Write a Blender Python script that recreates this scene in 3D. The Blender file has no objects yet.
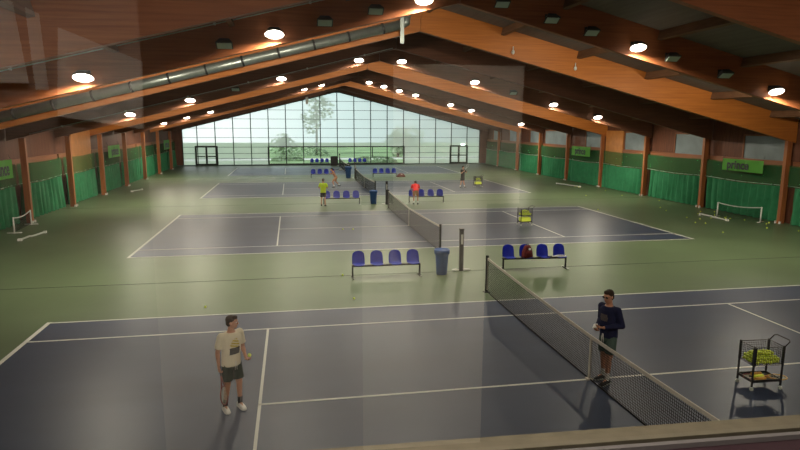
import bpy, bmesh, math, random
from mathutils import Vector as V, Matrix as M
R = math.radians; PI = math.pi
random.seed(7)
S = bpy.context.scene
COL = S.collection

# ------------------------------------------------------------------ materials
def mat(name, col, rough=.6, spec=.3, metal=0, noise=0, nscale=8, stretch=(1, 1, 1), bump=0, col2=None, alpha=1, emit=None, es=0, sheen=0, obj_space=True):
    m = bpy.data.materials.new(name); m.use_nodes = True
    nt = m.node_tree; b = nt.nodes['Principled BSDF']
    b.inputs['Base Color'].default_value = (*col, 1)
    b.inputs['Roughness'].default_value = rough
    b.inputs['Specular IOR Level'].default_value = spec
    b.inputs['Metallic'].default_value = metal
    b.inputs['Alpha'].default_value = alpha
    if emit:
        b.inputs['Emission Color'].default_value = (*emit, 1); b.inputs['Emission Strength'].default_value = es
    if noise or col2 or bump:
        tc = nt.nodes.new('ShaderNodeTexCoord'); mp = nt.nodes.new('ShaderNodeMapping'); mp.inputs['Scale'].default_value = stretch
        nz = nt.nodes.new('ShaderNodeTexNoise'); nz.inputs['Scale'].default_value = nscale; nz.inputs['Detail'].default_value = 5
        nt.links.new(tc.outputs['Object'], mp.inputs[0]); nt.links.new(mp.outputs[0], nz.inputs['Vector'])
        cr = nt.nodes.new('ShaderNodeValToRGB'); c2 = col2 or tuple(max(0, c * (1 - noise)) for c in col)
        c1 = col if col2 else tuple(c * (1 + noise) for c in col)
        cr.color_ramp.elements[0].position = .3; cr.color_ramp.elements[1].position = .7
        cr.color_ramp.elements[0].color = (*c2, 1); cr.color_ramp.elements[1].color = (*c1, 1)
        nt.links.new(nz.outputs['Fac'], cr.inputs[0]); nt.links.new(cr.outputs[0], b.inputs['Base Color'])
        if bump:
            bp = nt.nodes.new('ShaderNodeBump'); bp.inputs['Strength'].default_value = bump; bp.inputs['Distance'].default_value = .01
            nt.links.new(nz.outputs['Fac'], bp.inputs['Height']); nt.links.new(bp.outputs[0], b.inputs['Normal'])
    return m

MT = {}
MT['green'] = mat('green_floor', (.092, .130, .066), .42, .3, noise=.14, nscale=.35)
MT['court'] = mat('slate_court', (.034, .047, .084), .42, .3, noise=.13, nscale=.5, stretch=(.6, 2, 1))
MT['line'] = mat('line_paint', (.62, .62, .56), .5)
MT['seam'] = mat('seam', (.03, .04, .03), .6)
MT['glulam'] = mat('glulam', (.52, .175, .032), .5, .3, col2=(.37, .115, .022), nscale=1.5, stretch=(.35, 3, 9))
MT['glulam_red'] = mat('glulam_red', (.42, .14, .05), .5, .3, col2=(.27, .085, .032), nscale=1.6, stretch=(.35, 3, 9))  # red-brown, raised to stand in for light missing on the near beams
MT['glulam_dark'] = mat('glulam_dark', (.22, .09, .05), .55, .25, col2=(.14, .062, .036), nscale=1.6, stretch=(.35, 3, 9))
MT['post'] = mat('post_wood', (.38, .13, .036), .5, .3, col2=(.24, .075, .028), nscale=2, stretch=(4, 4, .4))
MT['deck'] = mat('roof_deck', (.17, .14, .12), .8, .2, noise=.12, nscale=2, stretch=(4, .3, 1))
MT['purlin'] = mat('purlin', (.17, .085, .045), .6, .2, noise=.2, nscale=3, stretch=(8, .5, 4))
MT['boards'] = mat('wall_boards', (.13, .048, .026), .6, .2, noise=.25, nscale=2, stretch=(6, 6, .5))
MT['ply'] = mat('plywood', (.52, .20, .05), .5, .3, noise=.12, nscale=2.5)
MT['railw'] = mat('rail_wood', (.24, .085, .035), .55, .3, noise=.15, nscale=2, stretch=(1, .4, 6))
MT['greywin'] = mat('milky_window', (.16, .19, .20), .35, .5, noise=.3, nscale=.7)
MT['curtain'] = mat('green_curtain', (.028, .18, .078), .75, .2, noise=.12, nscale=3)
MT['black'] = mat('black_metal', (.012, .012, .014), .45, .4)
MT['dark'] = mat('dark_grey', (.035, .035, .035), .5, .4)
MT['white'] = mat('white_plastic', (.7, .7, .66), .5)
MT['pale'] = mat('pale_metal', (.5, .54, .48), .5)
MT['zinc'] = mat('zinc_duct', (.36, .40, .38), .36, .5, metal=.75, noise=.1, nscale=5)
MT['blue'] = mat('seat_blue', (.05, .085, .62), .35, .4)
MT['bin'] = mat('bin_blue', (.018, .07, .22), .45, .35)
MT['bag'] = mat('bag_red', (.10, .012, .012), .7, .2, noise=.4, nscale=9)
MT['ball'] = mat('felt_yellow', (.74, .86, .10), .9, .1, noise=.08, nscale=60)
MT['ballseam'] = mat('ball_seam', (.75, .78, .6), .8)
MT['net'] = mat('net_cord', (.016, .016, .016), .8, .1)
MT['band'] = mat('net_band', (.52, .48, .42), .7)
MT['lens_off'] = mat('lens_off', (.42, .5, .46), .3, .5)
MT['bulb'] = mat('bulb_glow', (1, 1, 1), .5, emit=(1, .93, .78), es=14)
MT['signg'] = mat('sign_green', (.16, .55, .07), .55)
MT['skin'] = mat('skin', (.46, .23, .145), .5, .3, noise=.05, nscale=20)
MT['hair'] = mat('hair', (.03, .018, .012), .7, .2, noise=.3, nscale=70)
MT['cream'] = mat('shirt_cream', (.72, .66, .50), .85, .1, noise=.04, nscale=14)
MT['print_dark'] = mat('print_dark', (.05, .05, .05), .8, .1, noise=.5, nscale=60)
MT['print_gold'] = mat('print_gold', (.55, .42, .08), .8, .1, noise=.35, nscale=60)
MT['navy'] = mat('navy_cotton', (.015, .018, .052), .85, .1, noise=.12, nscale=12)
MT['print_soft'] = mat('print_soft', (.10, .085, .085), .85, .1, noise=.4, nscale=60)
MT['greyshort'] = mat('short_green_grey', (.065, .10, .085), .85, .1)
MT['darkshort'] = mat('short_dark_green', (.012, .028, .018), .85, .1)
MT['neon'] = mat('shirt_neon', (.58, .78, .03), .8, .1)
MT['red'] = mat('shirt_red', (.75, .02, .02), .8, .1)
MT['blackc'] = mat('cloth_black', (.015, .016, .018), .85, .1)
MT['khaki'] = mat('cloth_orange_brown', (.42, .20, .10), .85, .1)
MT['string'] = mat('racket_string', (.5, .5, .4), .6)
MT['racketr'] = mat('racket_frame_gold', (.55, .30, .06), .4)
MT['rackred'] = mat('racket_frame_red', (.22, .05, .045), .4)
MT['mullion'] = mat('mullion', (.02, .026, .028), .5)
MT['sill_tan'] = mat('sill_tan', (.09, .075, .05), .7, noise=.12, nscale=20)
MT['sill_grey'] = mat('sill_grey', (.10, .09, .09), .6)
MT['sill_dark'] = mat('sill_maroon', (.022, .008, .012), .6)
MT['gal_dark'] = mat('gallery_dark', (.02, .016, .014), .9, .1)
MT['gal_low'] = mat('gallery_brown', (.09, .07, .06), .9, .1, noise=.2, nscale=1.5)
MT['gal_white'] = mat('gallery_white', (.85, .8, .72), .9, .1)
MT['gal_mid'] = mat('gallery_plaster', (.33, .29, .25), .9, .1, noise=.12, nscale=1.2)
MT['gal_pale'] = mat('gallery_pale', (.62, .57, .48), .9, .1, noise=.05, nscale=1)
MT['lawn'] = mat('lawn', (.26, .36, .19), .9, .1, noise=.35, nscale=.25)
MT['path'] = mat('pale_path', (.75, .74, .70), .9, .1)
MT['leaf'] = mat('leaves', (.42, .52, .36), .9, .1, noise=.45, nscale=1.5)
MT['trunk'] = mat('bark', (.12, .09, .07), .9)
MT['concrete'] = mat('kerb', (.09, .12, .11), .7)

def see_through(name, col, fac, tint=(1, 1, 1)):
    m = bpy.data.materials.new(name); m.use_nodes = True; nt = m.node_tree
    nt.nodes.clear(); o = nt.nodes.new('ShaderNodeOutputMaterial'); mx = nt.nodes.new('ShaderNodeMixShader')
    t = nt.nodes.new('ShaderNodeBsdfTransparent'); t.inputs[0].default_value = (*tint, 1)
    d = nt.nodes.new('ShaderNodeBsdfDiffuse'); d.inputs[0].default_value = (*col, 1)
    tl = nt.nodes.new('ShaderNodeBsdfTranslucent'); tl.inputs[0].default_value = (*col, 1)
    ad = nt.nodes.new('ShaderNodeMixShader'); ad.inputs[0].default_value = .5
    nt.links.new(d.outputs[0], ad.inputs[1]); nt.links.new(tl.outputs[0], ad.inputs[2])
    mx.inputs[0].default_value = fac
    nt.links.new(t.outputs[0], mx.inputs[1]); nt.links.new(ad.outputs[0], mx.inputs[2]); nt.links.new(mx.outputs[0], o.inputs[0])
    return m
MT['netting'] = see_through('sheer_green_netting', (.04, .28, .11), .55)
MT['milky'] = see_through('milky_panel', (.93, .96, .96), .6)
def glass(name, fixed=None, ior=1.5, tint=(1, 1, 1)):
    m = bpy.data.materials.new(name); m.use_nodes = True; nt = m.node_tree
    nt.nodes.clear(); o = nt.nodes.new('ShaderNodeOutputMaterial'); mx = nt.nodes.new('ShaderNodeMixShader')
    t = nt.nodes.new('ShaderNodeBsdfTransparent'); t.inputs[0].default_value = (*tint, 1)
    g = nt.nodes.new('ShaderNodeBsdfGlossy'); g.inputs['Roughness'].default_value = .0
    fr = nt.nodes.new('ShaderNodeFresnel'); ge = nt.nodes.new('ShaderNodeNewGeometry'); iv = nt.nodes.new('ShaderNodeMapRange')
    iv.inputs[3].default_value = ior; iv.inputs[4].default_value = 1 / ior
    nt.links.new(ge.outputs['Backfacing'], iv.inputs[0]); nt.links.new(iv.outputs[0], fr.inputs['IOR'])
    nt.links.new(fr.outputs[0], mx.inputs[0]); nt.links.new(t.outputs[0], mx.inputs[1]); nt.links.new(g.outputs[0], mx.inputs[2]); nt.links.new(mx.outputs[0], o.inputs[0])
    return m
MT['clear'] = glass('clear_glass', tint=(.96, 1, .98))
MT['pane'] = glass('gallery_glass', ior=2.0, tint=(.97, .98, .97))

# ------------------------------------------------------------------ mesh helpers
def bm_new(): return bmesh.new()
def add_box(bm, c, s, rot=None, mi=0):
    """c centre, s full sizes, rot Matrix 3x3"""
    vs = []
    for dx in (-.5, .5):
        for dy in (-.5, .5):
            for dz in (-.5, .5):
                p = V((dx * s[0], dy * s[1], dz * s[2]))
                if rot: p = rot @ p
                vs.append(bm.verts.new(V(c) + p))
    for f in ((0, 1, 3, 2), (4, 6, 7, 5), (0, 4, 5, 1), (2, 3, 7, 6), (0, 2, 6, 4), (1, 5, 7, 3)):
        fc = bm.faces.new([vs[i] for i in f]); fc.material_index = mi
def frame_of(d):
    d = V(d).normalized(); a = V((0, 0, 1)) if abs(d.z) < .9 else V((1, 0, 0))
    u = d.cross(a).normalized(); v = d.cross(u).normalized(); return u, v
def add_tube(bm, pts, r, n=8, caps=True, mi=0, flat=1):
    pts = [V(p) for p in pts]; rs = r if isinstance(r, (list, tuple)) else [r] * len(pts)
    rings = []; pu = None
    for i, p in enumerate(pts):
        d = (pts[min(i + 1, len(pts) - 1)] - pts[max(i - 1, 0)])
        if pu is None: u, v = frame_of(d)
        else:
            dn = d.normalized(); u = (pu - dn * pu.dot(dn)).normalized(); v = dn.cross(u).normalized()
        pu = u
        rings.append([bm.verts.new(p + u * math.cos(2 * PI * k / n) * rs[i] + v * math.sin(2 * PI * k / n) * rs[i] * flat) for k in range(n)])
    for a, b in zip(rings, rings[1:]):
        for k in range(n):
            f = bm.faces.new((a[k], a[(k + 1) % n], b[(k + 1) % n], b[k])); f.material_index = mi; f.smooth = True
    if caps:
        bm.faces.new(rings[0][::-1]).material_index = mi; bm.faces.new(rings[-1]).material_index = mi
def add_beam(bm, a, b, w, h, up=(0, 0, 1), mi=0):
    """rectangular bar from a to b: w across, h along up"""
    a, b = V(a), V(b); d = (b - a).normalized(); s = d.cross(V(up)).normalized(); u = s.cross(d).normalized()
    q = []
    for p in (a, b):
        q.append([bm.verts.new(p + s * x * w / 2 + u * y * h / 2) for x, y in ((-1, -1), (1, -1), (1, 1), (-1, 1))])
    for k in range(4): bm.faces.new((q[0][k], q[0][(k + 1) % 4], q[1][(k + 1) % 4], q[1][k])).material_index = mi
    bm.faces.new(q[0][::-1]).material_index = mi; bm.faces.new(q[1]).material_index = mi
def add_ell(bm, c, r, rot=None, seg=16, rings=10, mi=0):
    m = M.Translation(V(c)) @ ((rot.to_4x4() if rot else M.Identity(4)) @ M.Diagonal((*r, 1)))
    g = bmesh.ops.create_uvsphere(bm, u_segments=seg, v_segments=rings, radius=1, matrix=m)
    for v in g['verts']:
        for f in v.link_faces: f.smooth = True; f.material_index = mi
def add_lathe(bm, prof, c=(0, 0, 0), n=20, mi=0):
    rings = [[bm.verts.new(V(c) + V((r * math.cos(2 * PI * k / n), r * math.sin(2 * PI * k / n), z))) for k in range(n)] for r, z in prof]
    for a, b in zip(rings, rings[1:]):
        for k in range(n):
            f = bm.faces.new((a[k], a[(k + 1) % n], b[(k + 1) % n], b[k])); f.smooth = True; f.material_index = mi
    bm.faces.new(rings[0][::-1]).material_index = mi; bm.faces.new(rings[-1]).material_index = mi
def add_poly(bm, pts, mi=0):
    f = bm.faces.new([bm.verts.new(p) for p in pts]); f.material_index = mi; return f
def add_prism(bm, pts, off, mi=0):
    a = [bm.verts.new(V(p)) for p in pts]; b = [bm.verts.new(V(p) + V(off)) for p in pts]; n = len(a)
    bm.faces.new(a[::-1]).material_index = mi; bm.faces.new(b).material_index = mi
    for k in range(n): bm.faces.new((a[k], a[(k + 1) % n], b[(k + 1) % n], b[k])).material_index = mi

def obj(name, bm, m, parent=None, loc=None):
    me = bpy.data.meshes.new(name)
    bmesh.ops.recalc_face_normals(bm, faces=bm.faces[:]); bm.to_mesh(me); bm.free()
    for x in (m if isinstance(m, (list, tuple)) else [m]): me.materials.append(MT[x] if isinstance(x, str) else x)
    o = bpy.data.objects.new(name, me); COL.objects.link(o)
    if parent: o.parent = parent
    if loc: o.location = loc
    return o
def tag(o, label=None, cat=None, group=None, kind=None):
    if label: o['label'] = label
    if cat: o['category'] = cat
    if group: o['group'] = group
    if kind: o['kind'] = kind
    return o
def thing(name, label, cat, loc=(0, 0, 0), rz=0, group=None):
    o = bpy.data.objects.new(name, None); COL.objects.link(o); o.location = loc; o.rotation_euler = (0, 0, rz)
    o.empty_display_size = .2
    return tag(o, label, cat, group)
def struct(name, bm, m, parent=None, label=None):
    o = obj(name, bm, m, parent)
    if not parent: o['kind'] = 'structure'
    if label: o['label'] = label
    return o
def kids(o): return [c for c in S.objects if c.parent == o]
def dup(o, loc=None, rz=None, label=None, parent=None):
    c = o.copy(); COL.objects.link(c)
    if loc is not None: c.location = loc
    if rz is not None: c.rotation_euler = (0, 0, rz)
    if label: c['label'] = label
    if parent: c.parent = parent
    for k in kids(o): dup(k, parent=c)
    return c

# ------------------------------------------------------------------ setting dimensions
Z0, SL, DEP = 9.05, .25, 1.2            # underside of rafters at ridge, slope, depth
YE = 65.2                               # end wall
CY = [0, 18.64, 37.3, 55.8]             # court centre lines
def zr(x): return Z0 - SL * abs(x)
FR = [-8.65, 3.85, 10.1, 16.35, 22.6, 28.85, 35.05, 41.3, 47.55, 53.75, 60.0]

# floor
bm = bm_new(); add_box(bm, (0, 26, -.1), (40, 79, .2)); struct('floor', bm, 'green', label='green hall floor round the courts')
for i, cy in enumerate(CY):
    cz = (0, 0, 0)
    bm = bm_new(); add_box(bm, (0, cy, .003), (23.77, 10.97, .006)); struct('floor_court', bm, 'court', label='slate blue tennis court surface')
    bm = bm_new(); h = .006; w = .055
    if i == 0: w = .055
    def ln(x0, y0, x1, y1, ww=w):
        add_box(bm, ((x0 + x1) / 2, cy + (y0 + y1) / 2, h), (abs(x1 - x0) + ww, abs(y1 - y0) + ww, .008))
    for s in (-1, 1):
        ln(s * 11.885, -5.485, s * 11.885, 5.485, .10)
        ln(-11.885, s * 5.485, 11.885, s * 5.485); ln(-11.885, s * 4.115, 11.885, s * 4.115)
        ln(s * 6.4, -4.115, s * 6.4, 4.115)
    ln(-6.4, 0, 6.4, 0)
    struct('floor_markings', bm, 'line', label='white painted court lines')
bm = bm_new()
for y in (9.12, 27.9, 46.6): add_box(bm, (0, y, .002), (38.4, .035, .006))
struct('floor_seam_lines', bm, 'seam')

# roof deck, purlins
bm = bm_new()
for s in (-1, 1):
    add_prism(bm, [(0, -9.4, Z0 + DEP), (0, YE + .2, Z0 + DEP), (s * 20.2, YE + .2, Z0 + DEP - SL * 20.2), (s * 20.2, -9.4, Z0 + DEP - SL * 20.2)], (0, 0, .25))
struct('ceiling', bm, 'deck')
for s in (-1, 1):
    for x in (.35, 3.8, 7.5, 11.0, 14.6, 18.0):
        bm = bm_new(); z = Z0 + DEP - SL * x - .17
        add_beam(bm, (s * x, -9.2, z), (s * x, YE, z), .16, .32, up=(s * SL, 0, 1)); tag(struct('ceiling_purlin_beam', bm, 'purlin'))
# glulam frames
def fmat(i): return {0: 'glulam_red', 1: 'glulam_red', 2: 'glulam_red'}.get(i, 'glulam' if (i - 3) % 3 == 0 else 'glulam_dark')  # wood tone per frame also paints in how lit its face looks
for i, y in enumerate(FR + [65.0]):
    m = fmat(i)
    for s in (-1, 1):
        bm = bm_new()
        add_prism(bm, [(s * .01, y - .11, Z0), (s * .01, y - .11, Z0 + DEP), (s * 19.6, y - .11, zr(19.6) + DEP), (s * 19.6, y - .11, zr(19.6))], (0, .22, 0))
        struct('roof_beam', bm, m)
        if y < 64:
            bm = bm_new(); xi = 18.78 if s < 0 else 19.14; add_box(bm, (s * (xi + .14), y, (zr(19.2) + .02) / 2), (.28, .2, zr(19.2) + .02)); 
            c = struct('wall_column', bm, 'post')
            bm = bm_new()
            for dy in (-.14, .14): add_box(bm, (s * (xi - .02), y + dy, .06), (.1, .06, .12))
            obj('column_shoe', bm, 'white', c)

# side walls: outer boards, rails, windows, plywood
for s, nm in ((-1, 'left'), (1, 'right')):
    bm = bm_new(); add_box(bm, (s * 19.8, 28, 2.7), (.2, 74.6, 5.4)); struct('wall_' + nm, bm, 'boards')
wn = 0; tn = 0
ys = FR + [65.2]
for i in range(len(ys) - 1):
    y0, y1 = ys[i] + .11, ys[i + 1] - .11
    ztop = zr(19.6)
    for s in (-1, 1):
        tn += 1
        bm = bm_new(); add_box(bm, (s * 19.62, (y0 + y1) / 2, 3.05), (.16, y1 - y0, .3)); struct('trim_%d' % tn, bm, 'railw')
    ym = y0 + (y1 - y0) * .56
    if y0 > 15:
        wn += 1
        bm = bm_new()
        wy0, wy1 = y0 + .1, ym
        if i == 7: wy1 = y1 - .3
        add_box(bm, (19.66, (wy0 + wy1) / 2, 3.85), (.06, wy1 - wy0, 1.3), mi=0)
        for yy in (wy0, wy1): add_box(bm, (19.63, yy, 3.85), (.1, .08, 1.38), mi=1)
        add_box(bm, (19.63, (wy0 + wy1) / 2, 4.5), (.1, wy1 - wy0, .08), mi=1)
        struct('window_%d' % wn, bm, ['greywin', 'railw'])
    if 28 < y0 < 30:
        for s in (-1, 1):
            bm = bm_new(); yy0, yy1 = (31.2, y1) if s < 0 else (32.4, y1)
            add_box(bm, (s * 19.55, (yy0 + yy1) / 2, 2.3), (.08, yy1 - yy0, 4.6)); struct('wall_panel', bm, 'ply', label='orange plywood bracing panel')

# end wall: mullioned glass gable
zb = .13
bm = bm_new(); add_box(bm, (0, YE + .05, zb / 2), (39.2, .3, zb)); struct('baseboard_back', bm, 'concrete')
bm = bm_new()
for s in (-1, 1):
    add_prism(bm, [(s * 18.55, YE, 0), (s * 19.7, YE, 0), (s * 19.7, YE, zr(19.7)), (s * 18.55, YE, zr(18.55))], (0, .2, 0))
    add_prism(bm, [(0, YE, Z0), (s * 19.7, YE, zr(19.7)), (s * 19.7, YE, zr(19.7) + 1.3), (0, YE, Z0 + 1.3)], (0, .2, 0))
struct('wall_back', bm, 'boards')
xm = [-18.5] + [2.1 * k for k in range(-8, 9)] + [18.5]
tz = [.87, 1.5, 2.26, 3.4, 4.53, 5.65, 6.75, 7.85, 8.9]
bm = bm_new()
for x in xm: add_beam(bm, (x, YE + .05, zb), (x, YE + .05, zr(x)), .1, .09, up=(0, 1, 0))
for z in tz:
    hw = min(18.5, (Z0 - z) / SL)
    if hw > .3: add_beam(bm, (-hw, YE + .05, z), (hw, YE + .05, z), .05, .045)
for s in (-1, 1): add_beam(bm, (0, YE + .05, Z0 - .04), (s * 18.5, YE + .05, zr(18.5) - .04), .12, .1)
wf = struct('window_gable_frame', bm, 'mullion')
for k in range(len(xm) - 1):
    xa, xb = xm[k], xm[k + 1]; clear = xa >= -8.5 and xb <= 8.5
    bm = bm_new()
    zl = 2.26 if clear else zb
    pts = [(xa, YE + .07, zl), (xb, YE + .07, zl), (xb, YE + .07, zr(xb))]
    pts.append((xa, YE + .07, zr(xa))); add_poly(bm, pts, 0)
    if clear: add_poly(bm, [(xa, YE + .07, zb), (xb, YE + .07, zb), (xb, YE + .07, 2.26), (xa, YE + .07, 2.26)], 1)
    struct('window_pane', bm, ['milky', 'clear'], wf)
bm = bm_new()
for x in (-8.45, 8.45): add_box(bm, (x, YE - .02, 1.2), (.2, .12, 2.2))
add_box(bm, (0, YE - .02, 2.28), (17, .12, .13)); add_box(bm, (0, YE - .02, .16), (17, .12, .14)); add_box(bm, (4.4, YE - .02, 1.6), (.1, .1, 1.3))
struct('window_strip_frame', bm, 'mullion', wf)
for n, (xa, xb) in enumerate(((-17.0, -14.55), (14.6, 16.8))):
    bm = bm_new(); xc = (xa + xb) / 2
    for x in (xa, xb): add_box(bm, (x, YE - .06, 1.25), (.22, .14, 2.3))
    add_box(bm, (xc, YE - .06, 2.33), (xb - xa, .14, .2)); add_box(bm, (xc, YE - .06, 1.2), (.22, .12, 2.1)); add_box(bm, (xc, YE - .06, 1.15), (xb - xa, .1, .12))
    add_box(bm, (xc, YE - .06, .2), (xb - xa, .12, .16))
    d = struct('door_%d' % (n + 1), bm, 'mullion')
    bm = bm_new(); add_box(bm, (xc - .16, YE - .15, 1.15), (.04, .06, .3)); add_box(bm, (xc + .16, YE - .15, 1.15), (.04, .06, .3)); obj('door_handle', bm, 'pale', d)
# small exit lamp above right door
bm = bm_new(); add_box(bm, (16.2, YE - .2, 2.52), (.55, .1, .2))
tag(obj('exit_lamp', bm, mat('exit_glow', (.8, 1, .9), emit=(.8, 1, .9), es=3)), 'small lit white lamp box above the right dark door in the glass wall', 'lamp')

# outside
bm = bm_new(); add_box(bm, (0, 115, -.25), (160, 99, .3)); struct('ground_lawn', bm, 'lawn')
bm = bm_new(); add_prism(bm, [(-60, 74, -.1), (60, 82, -.1), (60, 88, -.1), (-60, 78, -.1)], (0, 0, .05)); struct('ground_path', bm, 'path')
def tree(x, y, h, r, label, leafs=700):
    t = thing('tree', label, 'tree', (x, y, -.1), 0, 'trees beyond the glass wall')
    bm = bm_new(); add_tube(bm, [(0, 0, 0), (.1, 0, h * .4), (0, .1, h * .8)], [.22, .16, .06], 8); obj('trunk', bm, 'trunk', t)
    bm = bm_new(); rnd = random.Random(int(x * 7 + y))
    cl = [(V((rnd.uniform(-.6, .6) * r, rnd.uniform(-.6, .6) * r, h * .62 + rnd.uniform(-.25, .38) * h)), rnd.uniform(.35, .6) * r) for _ in range(9)]
    for k in range(leafs):
        c, cr = rnd.choice(cl); d = V((rnd.gauss(0, 1), rnd.gauss(0, 1), rnd.gauss(0, 1))).normalized()
        p = c + d * cr * rnd.uniform(.6, 1); a, b = frame_of(V((rnd.gauss(0, 1), rnd.gauss(0, 1), rnd.gauss(0, 1)))); q = .28
        add_poly(bm, [p - a * q, p - b * q * .6, p + a * q, p + b * q * .6])
    obj('foliage', bm, 'leaf', t)
tree(-1.5, 92, 12, 3.2, 'tall pale green tree seen through the glass behind the ridge')
tree(-7, 96, 2.6, 2.2, 'low bushy tree beyond the glass, left of the tall pale green one')
tree(11, 84, 3.0, 2.4, 'low round green tree beyond the glass near the right end of the clear window strip')
tree(15, 98, 4, 3, 'broad tree beyond the glass in front of the far right panes')
def bush(x, y, rx, h, label):
    bm = bm_new(); rnd = random.Random(int(x * 3 + y))
    for k in range(500):
        d = V((rnd.gauss(0, 1), rnd.gauss(0, 1), abs(rnd.gauss(0, 1)))).normalized(); p = V((x + d.x * rx, y + d.y * 1.2, -.1 + d.z * h)) * 1
        a, b = frame_of(V((rnd.gauss(0, 1), rnd.gauss(0, 1), rnd.gauss(0, 1)))); q = .2
        add_poly(bm, [p - a * q, p - b * q * .6, p + a * q, p + b * q * .6])
    tag(obj('bush', bm, 'leaf'), label, 'bush')
bush(-6.3, 76.5, 2.2, .75, 'low green bush outside the left part of the clear window strip')
bush(5.5, 72, 3.2, .8, 'low green bush outside behind the far wall bench on the right')
bush(-3.5, 90, 4, 1.6, 'dark green shrub further out behind the low bush')

# ------------------------------------------------------------------ gallery window (camera stands behind it)
W0 = V((-5.46, -9.189, 0)); wd = V((.9993, -.0372, 0)); wn_ = V((.0372, .9993, 0))   # wn_ points to the hall
WR = M(((wd.x, wn_.x, 0), (wd.y, wn_.y, 0), (0, 0, 1)))
def wp(s, n, z): return W0 + wd * s + wn_ * n + V((0, 0, z))
def wbox(bm, s0, s1, n0, n1, z0, z1, mi=0): add_box(bm, wp((s0 + s1) / 2, (n0 + n1) / 2, (z0 + z1) / 2), (s1 - s0, n1 - n0, z1 - z0), WR, mi)
bm = bm_new()
wbox(bm, -3.6, 3.2, -.057, 0, 4.1, 4.30, 0)
wbox(bm, -3.6, 3.2, -.075, -.057, 4.1, 4.27, 3)
wbox(bm, -3.6, 3.2, -.088, -.075, 4.1, 4.302, 1)
wbox(bm, -3.6, 3.2, -.13, -.088, 4.1, 4.29, 2)
for s0, s1 in ((-3.6, -3.45), (3.05, 3.2)): wbox(bm, s0, s1, -.10, 0, 4.3, 7.0, 2)
wbox(bm, -3.6, 3.2, -.10, 0, 6.9, 7.1, 2)
gw = struct('window_gallery_frame', bm, ['sill_tan', 'sill_grey', 'sill_dark', 'black'], label='gallery window sill with tan outer ledge')
bm = bm_new(); add_poly(bm, [wp(-3.45, -.066, 4.26), wp(3.05, -.066, 4.26), wp(3.05, -.066, 6.92), wp(-3.45, -.066, 6.92)])
struct('window_pane', bm, 'pane', gw, label='clear glass with faint reflections of the gallery')
bm = bm_new()
wbox(bm, -13.9, 24.9, -.25, -.02, 0, 4.1); wbox(bm, -13.9, -3.6, -.25, -.02, 4.1, 10.2); wbox(bm, 3.2, 24.9, -.25, -.02, 4.1, 10.2); wbox(bm, -3.6, 3.2, -.25, -.02, 7.1, 10.2)
struct('wall_front', bm, 'boards')
# gallery room: floor, ceiling, side and rear walls, some pale some dark
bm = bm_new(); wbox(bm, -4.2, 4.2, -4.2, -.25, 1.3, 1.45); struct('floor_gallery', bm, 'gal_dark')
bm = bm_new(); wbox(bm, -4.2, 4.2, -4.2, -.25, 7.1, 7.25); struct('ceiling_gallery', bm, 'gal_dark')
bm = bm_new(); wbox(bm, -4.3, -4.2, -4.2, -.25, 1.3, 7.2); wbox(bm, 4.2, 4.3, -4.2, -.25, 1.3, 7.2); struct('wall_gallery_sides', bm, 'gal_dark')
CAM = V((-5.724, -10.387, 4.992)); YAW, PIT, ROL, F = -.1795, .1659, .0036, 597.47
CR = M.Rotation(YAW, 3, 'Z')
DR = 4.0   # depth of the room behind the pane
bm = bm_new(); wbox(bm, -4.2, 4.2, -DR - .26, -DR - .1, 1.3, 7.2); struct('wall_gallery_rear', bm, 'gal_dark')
def rear(sa, za, sb, zb_, n=.0): wbox(bm, sa, sb, -DR - .1, -DR - .07 + n, za, zb_)  # unseen panels, placed for the veil they reflect in the pane
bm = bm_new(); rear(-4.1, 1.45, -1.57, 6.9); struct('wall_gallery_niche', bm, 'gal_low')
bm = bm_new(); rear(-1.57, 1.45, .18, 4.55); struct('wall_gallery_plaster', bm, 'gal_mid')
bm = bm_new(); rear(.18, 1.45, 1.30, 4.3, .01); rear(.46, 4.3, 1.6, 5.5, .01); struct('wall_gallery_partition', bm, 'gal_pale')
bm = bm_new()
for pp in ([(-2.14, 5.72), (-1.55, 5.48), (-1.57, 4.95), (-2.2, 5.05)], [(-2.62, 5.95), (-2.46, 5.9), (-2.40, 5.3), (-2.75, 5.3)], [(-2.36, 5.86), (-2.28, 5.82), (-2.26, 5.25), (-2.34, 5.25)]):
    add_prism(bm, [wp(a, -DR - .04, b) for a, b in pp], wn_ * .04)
struct('wall_gallery_bulkhead', bm, 'gal_white')  # unseen pale shapes, cut for the reflection wanted in the pane
def area(name, loc, aim, W, sx, sy, col):
    l = bpy.data.lights.new(name, 'AREA'); l.energy = W; l.shape = 'RECTANGLE'; l.size = sx; l.size_y = sy; l.color = col
    o = bpy.data.objects.new(name, l); COL.objects.link(o); o.location = loc
    o.rotation_euler = (V(aim) - V(loc)).to_track_quat('-Z', 'Y').to_euler(); return o
area('gallery_ceiling_light', wp(-1.4, -1.6, 7.0), wp(-.8, -DR, 4.3), 370, .9, .3, (1, .9, .78))  # unseen light added to brighten the reflected gallery panels

# ------------------------------------------------------------------ curtains & netting
def wavy(y0, y1, x, z0, z1, amp, per, seed, flare=0):
    rnd = random.Random(seed); bm = bm_new(); n = max(10, int((y1 - y0) / .07)); cols = []
    ph = rnd.uniform(0, 6); nz = 5
    for k in range(n + 1):
        t = k / n; yy = y0 + (y1 - y0) * t
        a = amp * (math.sin(2 * PI * yy / per + ph) + .5 * math.sin(2 * PI * yy / (per * .53) + ph * 2 + 1.5 * math.sin(yy)))
        col = []
        for j in range(nz + 1):
            u = j / nz; sag = (.07 * math.sin(t * PI)) if j == nz else 0
            col.append(bm.verts.new((x + a * (1.25 - .6 * u), yy + flare * (1 - u) * (t - .5) + .03 * math.sin(k + j), z0 + (z1 - z0) * u - sag)))
        cols.append(col)
    for a, b in zip(cols, cols[1:]):
        for j in range(nz):
            f = bm.faces.new((a[j], b[j], b[j + 1], a[j + 1])); f.smooth = True
    return bm
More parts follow.
